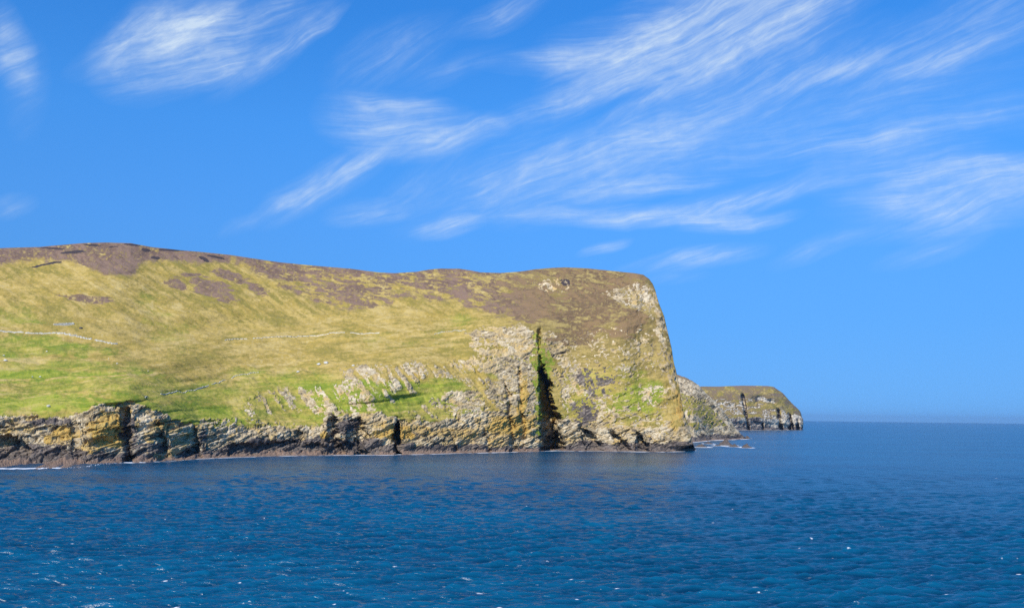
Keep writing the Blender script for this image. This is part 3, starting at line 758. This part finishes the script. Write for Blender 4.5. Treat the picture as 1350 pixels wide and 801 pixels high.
# ------------------------------------------------------------------ dry stone walls
def dry_wall(path, w, h, label, gaps=(), seed=0):
    rng = random.Random(seed)
    pts = []
    for (a, b_), (c_, d_) in zip(path[:-1], path[1:]):
        k = max(2, int(abs(c_ - a) / 1.2))
        for i in range(k):
            t = i / k; pts.append((a + (c_ - a) * t, b_ + (d_ - b_) * t))
    pts.append(path[-1])
    V, F = [], []
    prev = None
    def gap(x): return any(g0 <= x <= g1 for g0, g1 in gaps)
    W = [np.array(surf(x, y)) for x, y in pts]
    for i, (x, y) in enumerate(pts):
        if gap(x): prev = None; continue
        a = W[max(0, i - 1)]; b_ = W[min(len(W) - 1, i + 1)]
        t = (b_ - a)[:2]; t = t / (np.linalg.norm(t) + 1e-6); nn = np.array([-t[1], t[0]])
        hw = w / 2 * rng.uniform(.8, 1.25); hh = h * rng.uniform(.6, 1.25)
        p = W[i]
        ring = [(p[0] + nn[0] * hw, p[1] + nn[1] * hw, p[2] - 1.6), (p[0] + nn[0] * hw * .8, p[1] + nn[1] * hw * .8, p[2] + hh),
                (p[0] - nn[0] * hw * .8, p[1] - nn[1] * hw * .8, p[2] + hh * rng.uniform(.85, 1.1)), (p[0] - nn[0] * hw, p[1] - nn[1] * hw, p[2] - 1.6)]
        s0 = len(V); V += ring
        if prev is None: F.append((s0, s0 + 1, s0 + 2, s0 + 3))
        else:
            for q in range(4): F.append((prev + q, prev + (q + 1) % 4, s0 + (q + 1) % 4, s0 + q))
        nxt = i + 1 >= len(pts) or gap(pts[i + 1][0])
        if nxt: F.append((s0 + 3, s0 + 2, s0 + 1, s0))
        prev = s0
    o = mesh_obj('dry_stone_wall', V, F, M_WALLSTONE)
    tag(o, label, 'stone wall', 'dry stone walls on the hillside')
    return o
dry_wall([(-140, 430), (-60, 434), (0, 437), (35, 439), (80, 441), (105, 444), (122, 448), (128, 449), (155, 453.5)], 1.3, 1.1, 'long pale dry stone wall crossing the pasture below the ruined enclosure at far left', [(31.5, 33.5), (122, 124)], 1)
dry_wall([(296, 448), (310, 446.5), (360, 444), (410, 441.5), (450, 440.6), (500, 440)], .9, .7, 'faint pale dry stone wall running level across the middle of the straw coloured slope', [(326, 332), (455, 462)], 2)
dry_wall([(189, 526), (193, 523), (216, 519.5), (258, 513), (269, 509.5), (287, 504), (314, 496), (341, 490.5)], .8, .55, 'broken low dry stone wall climbing right from the lip of the cliffs', [(196, 211), (276, 279), (298, 305)], 3)
dry_wall([(572, 440), (585, 438.5), (600, 437), (614, 436)], .7, .6, 'short pale wall ending at the top of the rocky gully beside the big cliff', [], 4)

# ------------------------------------------------------------------ ruined enclosure
def ruin():
    a = surf(71, 430.5); b_ = surf(98, 429.5)
    root = bpy.data.objects.new('stone_ruin', None); col.objects.link(root)
    root.location = (a + b_) / 2
    t = (b_ - a); L = float(np.linalg.norm(t)); root.rotation_euler[2] = math.atan2(t[1], t[0])
    dz = (b_[2] - a[2])
    rng = random.Random(3)
    def wall(name, p, q, hs, th=.8):
        n_ = 16; V, F = [], []
        p = np.array(p); q = np.array(q); d = (q - p) / np.linalg.norm(q - p); nn = np.array([-d[1], d[0]])
        for i in range(n_ + 1):
            c = p + (q - p) * i / n_; hh = np.interp(i / n_, np.linspace(0, 1, len(hs)), hs) * rng.uniform(.85, 1.12)
            zb = c[0] / L * dz + c[1] * .12
            for s_, z_ in ((1, -1.5), (.85, hh), (-.85, hh * .95), (-1, -1.5)):
                V.append((c[0] + nn[0] * th / 2 * s_, c[1] + nn[1] * th / 2 * s_, zb + z_))
        for i in range(n_):
            s0 = 4 * i
            for k in range(4): F.append((s0 + k, s0 + (k + 1) % 4, s0 + 4 + (k + 1) % 4, s0 + 4 + k))
        F += [(0, 1, 2, 3), (4 * n_ + 3, 4 * n_ + 2, 4 * n_ + 1, 4 * n_)]
        return mesh_obj(name, V, F, M_WALLSTONE, parent=root)
    h_ = L / 2
    wall('front_wall', (-h_, 0), (h_, 0), (.7, 1.5, 1.7, 1.7, 1.9, 1.4))
    wall('back_wall', (-h_ * .8, 5), (h_, 5), (.8, 1.4, 1.3, 1.6))
    wall('end_wall', (-h_, .42), (-h_ * .8, 4.58), (.8, .9, 1.0))
    wall('end_wall', (h_ - .4, .42), (h_ - .4, 4.58), (1.6, 1.9, 1.6))
    tag(root, 'low pale roofless stone ruin standing alone on the slope above the long wall', 'ruin')
ruin()

# ------------------------------------------------------------------ boulders and sheep
def boulder(x, y, r, m, label, name='boulder', seed=0, grp=None):
    p = surf(x, y); rng = np.random.RandomState(seed)
    u = np.linspace(0, math.pi, 9); v = np.linspace(0, 2 * math.pi, 13)[:-1]
    V = []; F = []
    for a in u:
        for b_ in v:
            rr = r * (1 + .35 * (h2(np.array(round(math.cos(a) * 3)), np.array(round(b_ * 1.4)), seed) - .5)) * (.85 + .25 * rng.rand())
            V.append((p[0] + rr * 1.3 * math.sin(a) * math.cos(b_), p[1] + rr * math.sin(a) * math.sin(b_), p[2] + r * .35 + rr * .8 * math.cos(a)))
    for i in range(8):
        for j in range(12): F.append((i * 12 + j, (i + 1) * 12 + j, (i + 1) * 12 + (j + 1) % 12, i * 12 + (j + 1) % 12))
    o = mesh_obj(name, V, F, m); tag(o, label, 'boulder', grp); return o
boulder(107, 433.5, 1.3, M_DARKSTONE, 'single dark boulder on the slope just right of the stone ruin', seed=1)
for i, (x, y, r, l) in enumerate([(420, 480.5, 1.5, 'left one of the two pale boulders on the grass above the rock outcrops'), (430, 479, 1.8, 'right one of the two pale boulders on the grass above the rock outcrops'),
                                  (393, 490, 1.1, 'small pale boulder at the head of the grassy gully'), (64, 537, 1.0, 'pale boulder alone on green turf above the left cliffs'), (7, 477, 1.2, 'pale stone at the left edge of the pasture below the long wall'),
                                  (466, 482, 1.3, 'pale boulder on the crest left of the whitish crags')]):
    boulder(x, y, r, M_PALESTONE, l, seed=i + 5)

m_wool, n_, b_ = material('wool'); b_.inputs['Base Color'].default_value = (.72, .69, .6, 1); b_.inputs['Roughness'].default_value = 1
m_face, n_, b2_ = material('sheep_face'); b2_.inputs['Base Color'].default_value = (.3, .26, .22, 1)
def sheep_mesh():
    import bmesh
    bm = bmesh.new()
    def ell(c, r, seg=14, ring=9, tilt=0.):
        q = bmesh.ops.create_uvsphere(bm, u_segments=seg, v_segments=ring, radius=1)
        Mx = Matrix.Translation(c) @ Matrix.Rotation(tilt, 4, 'Y') @ Matrix.Diagonal((*r, 1))
        bmesh.ops.transform(bm, matrix=Mx, verts=q['verts'])
    ell((0, 0, .62), (.58, .27, .29)); ell((.30, 0, .66), (.26, .24, .26)); ell((-.35, 0, .64), (.26, .26, .27))
    ell((.56, 0, .62), (.24, .12, .13), tilt=.7); ell((.74, 0, .40), (.17, .085, .09), tilt=.9)
    ell((.66, .11, .52), (.03, .08, .035), 8, 6); ell((.66, -.11, .52), (.03, .08, .035), 8, 6); ell((-.6, 0, .58), (.06, .05, .13), 8, 6)
    for x in (.32, -.36):
        for y in (.13, -.13):
            q = bmesh.ops.create_cone(bm, segments=8, radius1=.035, radius2=.06, depth=.46, cap_ends=True)
            bmesh.ops.translate(bm, verts=q['verts'], vec=(x, y, .22))
    me = bpy.data.meshes.new('sheep'); bm.to_mesh(me); bm.free(); me.materials.append(m_wool)
    for p in me.polygons: p.use_smooth = True
    return me
sm = sheep_mesh()
for i, (x, y, l) in enumerate([(61.5, 462, 'white sheep highest on the green pasture under the long wall'), (43, 497, 'left sheep of the close pair on the brightest green strip'), (53, 496.5, 'right sheep of the close pair on the brightest green strip'),
                              (143, 473, 'white sheep on straw coloured grass above the lone middle sheep'), (154, 481, 'white sheep alone in the middle of the left pasture'), (195, 490, 'white sheep farthest right, above the low broken wall'), (5, 470, 'white sheep at the far left edge of the pasture')]):
    o = bpy.data.objects.new('sheep', sm); col.objects.link(o)
    p = surf(x, y); o.location = (p[0], p[1], p[2] - .03); o.rotation_euler[2] = 1.7 * i
    o.scale = (1.15, 1.15, 1.15)
    tag(o, l, 'sheep', 'sheep grazing on the hillside')

# ================================================================== LIGHT, SKY
SUN_AZ, SUN_EL = -158., 40.      # degrees clockwise from +Y (view direction), elevation
sd = Vector((math.sin(R(SUN_AZ)) * math.cos(R(SUN_EL)), math.cos(R(SUN_AZ)) * math.cos(R(SUN_EL)), math.sin(R(SUN_EL))))
sl = bpy.data.lights.new('sun', 'SUN'); sl.energy = 5.0; sl.angle = R(.5); sl.color = (1, .95, .86)
so = bpy.data.objects.new('sun', sl); col.objects.link(so); so.rotation_euler = sd.to_track_quat('Z', 'Y').to_euler()
so.location = (0, 0, 400)

w = bpy.data.worlds.new('World'); sc.world = w; w.use_nodes = True
nt = w.node_tree; nt.nodes.clear(); n = N(nt)
out = n.new('ShaderNodeOutputWorld'); bg = n.new('ShaderNodeBackground'); nt.links.new(bg.outputs[0], out.inputs[0])
st = n.new('ShaderNodeTexSky'); st.sky_type = 'NISHITA'; st.sun_disc = False
st.sun_elevation = R(SUN_EL); st.sun_rotation = R(SUN_AZ); st.altitude = 0; st.air_density = 1.0; st.dust_density = .0; st.ozone_density = 3.0
bg.inputs[1].default_value = .127 * 1.3      # the tint above is scaled by 1/1.3 to fit the ramp
hs = n.new('ShaderNodeMix', data_type='RGBA', blend_type='MULTIPLY'); hs.inputs[0].default_value = 1; nt.links.new(st.outputs[0], hs.inputs[6]); hs.inputs[7].default_value = (.44, 1.0, 1.52, 1)
dirv = n.new('ShaderNodeNewGeometry').outputs['Incoming']
neg = n.new('ShaderNodeVectorMath', operation='SCALE'); neg.inputs['Scale'].default_value = -1; nt.links.new(dirv, neg.inputs[0])
sep = n.new('ShaderNodeSeparateXYZ'); nt.links.new(neg.outputs[0], sep.inputs[0])
up = n.math('MULTIPLY_ADD', n.math('MAXIMUM', sep.outputs[2], -.02), .30, .255)
cs = n.new('ShaderNodeCombineXYZ'); nt.links.new(sep.outputs[0], cs.inputs[0]); nt.links.new(sep.outputs[1], cs.inputs[1]); nt.links.new(up, cs.inputs[2])
nv = n.new('ShaderNodeVectorMath', operation='NORMALIZE'); nt.links.new(cs.outputs[0], nv.inputs[0]); nt.links.new(nv.outputs[0], st.inputs[0])
az = n.math('ARCTAN2', sep.outputs[0], sep.outputs[1]); el = n.math('ARCSINE', sep.outputs[2])
cmb = n.new('ShaderNodeCombineXYZ'); nt.links.new(az, cmb.inputs[0]); nt.links.new(el, cmb.inputs[1])
warp = n.noise(cmb.outputs[0], 7., 3, .5, out=1)
wsub = n.new('ShaderNodeVectorMath', operation='MULTIPLY_ADD'); nt.links.new(warp, wsub.inputs[0]); wsub.inputs[1].default_value = (.05, .03, 0); wsub.inputs[2].default_value = (-.025, -.015, 0)
wadd = n.new('ShaderNodeVectorMath', operation='ADD'); nt.links.new(cmb.outputs[0], wadd.inputs[0]); nt.links.new(wsub.outputs[0], wadd.inputs[1])
V = wadd.outputs[0]
def azel(x, y):
    d = ray(x, y); d = d / np.linalg.norm(d)
    return math.atan2(d[0], d[1]), math.asin(d[2])
fields = {}
for gname, ang, sx, sy_, rg in (('a', 37, 17, 120, .64), ('b', 20, 14, 128, .64), ('c', 4, 11, 135, .64)):
    r_ = n.mapping(V, rot=(0, 0, R(-ang)), scale=(1, 1, 1))
    s_ = n.mapping(r_, scale=(sx, sy_, 1))
    f1 = n.noise(s_, 1.0, 8, rg, .35)
    fields[gname] = f1
puff = n.math('ADD', n.math('MULTIPLY', n.noise(V, 15., 4, .6, .4), .55), n.math('MULTIPLY', n.noise(V, 52., 5, .62, .2), .45))
groups = {'a': [], 'b': [], 'c': []}
PATCH = [(228, 62, 115, 54, 25, 1.15, 'b'), (200, 45, 120, 26, 33, .8, 'a'), (372, 62, 120, 22, 38, .65, 'a'), (300, 85, 80, 20, 25, .7, 'b'), (330, 20, 150, 40, 25, .5, 'b'),
         (10, 62, 30, 50, 20, .9, 'a'), (30, 110, 30, 60, 0, .3, 'a'),
         (520, 165, 120, 42, -4, .95, 'c'), (585, 185, 100, 24, 14, .75, 'b'), (432, 240, 120, 26, 35, .8, 'a'), (480, 283, 65, 20, 12, .65, 'b'), (590, 299, 60, 15, 14, .85, 'b'), (520, 70, 110, 40, 30, .4, 'a'),
         (915, 40, 235, 44, 19, 1.25, 'b'), (770, 72, 160, 22, 6, .8, 'c'), (1010, 10, 230, 44, 18, 1.1, 'b'), (860, 20, 200, 30, 15, .5, 'c'), (990, 55, 200, 16, 26, .6, 'a'), (850, 130, 170, 14, 24, .4, 'a'), (840, 92, 190, 26, 20, .75, 'b'), (600, 92, 90, 20, 22, .3, 'b'), (660, 15, 80, 22, 18, .6, 'b'),
         (760, 225, 190, 60, 14, .55, 'b'), (845, 247, 130, 15, 4, .8, 'c'), (700, 225, 80, 16, 40, .5, 'a'), (840, 286, 190, 16, -2, .95, 'c'), (975, 264, 180, 20, 9, .85, 'b'), (975, 294, 100, 12, 4, .85, 'c'), (850, 180, 120, 30, 8, .5, 'c'),
         (915, 342, 110, 16, 8, .75, 'b'), (795, 326, 40, 9, 18, .7, 'b'), (1075, 330, 70, 14, 16, .45, 'b'), (1230, 335, 80, 16, 12, .35, 'b'),
         (1215, 235, 150, 50, -8, .75, 'c'), (1290, 268, 170, 34, 10, .85, 'b'), (1330, 222, 110, 18, -4, .7, 'c'), (1310, 150, 120, 30, 5, .35, 'c'), (1270, 40, 180, 50, 25, .5, 'b'), (1110, 94, 110, 16, 10, .55, 'b'), (1100, 190, 200, 34, 5, .3, 'c'), (1250, 80, 130, 16, 10, .5, 'b'),
         (10, 268, 40, 16, 20, .4, 'a'), (960, 150, 260, 60, 15, .28, 'b'), (1170, 270, 80, 20, 5, .4, 'c'),
         (640, 250, 160, 40, 25, .35, 'b'), (700, 160, 130, 30, 22, .2, 'b'), (560, 240, 90, 26, 30, .35, 'a'), (900, 200, 260, 50, 10, .3, 'c'), (1000, 110, 220, 40, 15, .38, 'b'), (1180, 130, 200, 30, 8, .3, 'c'), (740, 130, 100, 14, 20, .2, 'b'),
         (820, 60, 140, 24, 16, .4, 'b'), (940, 90, 160, 20, 22, .45, 'b'), (1060, 40, 120, 22, 20, .5, 'b'), (530, 140, 80, 14, -8, .6, 'c'), (640, 168, 70, 9, 12, .45, 'b'), (480, 215, 60, 10, 40, .6, 'a'), (390, 265, 50, 12, 25, .5, 'a'),
         (420, 40, 60, 10, 42, .5, 'a'), (260, 30, 90, 14, 36, .6, 'a'), (180, 30, 60, 14, 40, .5, 'a'), (1180, 180, 160, 16, 4, .4, 'c'), (1290, 300, 100, 16, 6, .35, 'c'), (700, 280, 90, 12, 5, .35, 'c'), (880, 370, 60, 10, 6, .25, 'b'), (320, 300, 40, 10, 30, .25, 'a')]
for (x, y, a, b_, ang, s_, g_) in PATCH:
    u0, v0 = azel(x, y)
    mp = n.mapping(V if b_ > 30 else wadd.outputs[0], loc=(u0, v0, 0), rot=(0, 0, R(ang)), scale=(a * 1.0 / FPX, b_ * 1.15 / FPX, 1), typ='TEXTURE')
    gt = n.new('ShaderNodeTexGradient', gradient_type='SPHERICAL'); nt.links.new(mp, gt.inputs[0])
    groups[g_].append(n.math('MULTIPLY', gt.outputs[1], s_))
tot = None
for k, lst in groups.items():
    acc = lst[0]
    for q in lst[1:]: acc = n.math('ADD', acc, q)
    f_ = n.math('MULTIPLY_ADD', fields[k], .64, n.math('MULTIPLY', puff, .36))
    am = n.math('MINIMUM', acc, 1.1)
    f_ = n.sstep(n.math('MULTIPLY_ADD', am, .12, f_), .40, 1.0)
    v_ = n.math('MULTIPLY', n.math('MINIMUM', n.math('MULTIPLY', acc, 1.2), .80), n.math('ADD', f_, .13))
    tot = v_ if tot is None else n.math('ADD', tot, v_)
dens = n.math('MINIMUM', n.math('MULTIPLY', tot, 1.0), .85)
tint = n.ramp(sep.outputs[2], [(0, (1.28 / 1.3, .96 / 1.3, .80 / 1.3)), (.1, (1.06 / 1.3, .97 / 1.3, .90 / 1.3)), (.2, (.98 / 1.3, 1 / 1.3, 1 / 1.3)), (.3, (.80 / 1.3, .99 / 1.3, 1.04 / 1.3)), (.42, (.52 / 1.3, .84 / 1.3, .97 / 1.3))])
sky2 = n.mix(1.0, hs.outputs[2], tint, 'MULTIPLY')
cl = n.mix(dens, sky2, (5.4 / 1.3, 6.4 / 1.3, 7.4 / 1.3))
nt.links.new(cl, bg.inputs[0])
w.cycles.sampling_method = 'MANUAL'; w.cycles.sample_map_resolution = 512

# ------------------------------------------------------------------ haze
hm = bpy.data.materials.new('haze'); hm.use_nodes = True; hm.node_tree.nodes.clear()
hn = N(hm.node_tree); ho = hn.new('ShaderNodeOutputMaterial'); hv = hn.new('ShaderNodeVolumePrincipled')
hv.inputs['Color'].default_value = (.55, .78, 1, 1); hv.inputs['Density'].default_value = 1.9e-5; hv.inputs['Anisotropy'].default_value = .3
hm.node_tree.links.new(hv.outputs[0], ho.inputs['Volume'])
E = 47000; zt, zb = 275, -6
hb_ = mesh_obj('haze', [(sx * E, sy2 * E, z) for z in (zb, zt) for sx, sy2 in ((-1, -1), (1, -1), (1, 1), (-1, 1))],
              [(3, 2, 1, 0), (4, 5, 6, 7), (0, 1, 5, 4), (1, 2, 6, 5), (2, 3, 7, 6), (3, 0, 4, 7)], hm)
tag(hb_, 'thin blue sea haze', None, None, 'stuff')

# ------------------------------------------------------------------ output
sc.render.engine = 'CYCLES'
sc.view_settings.view_transform = 'Standard'; sc.view_settings.look = 'None'; sc.view_settings.gamma = 1
sc.view_settings.use_curve_mapping = False
sc.view_settings.exposure = 0.0
sc.cycles.max_bounces = 5; sc.cycles.diffuse_bounces = 2; sc.cycles.glossy_bounces = 2; sc.cycles.volume_bounces = 0; sc.cycles.transmission_bounces = 1
sc.cycles.use_denoising = False
sc.cycles.sample_clamp_indirect = 4; sc.cycles.sample_clamp_direct = 3
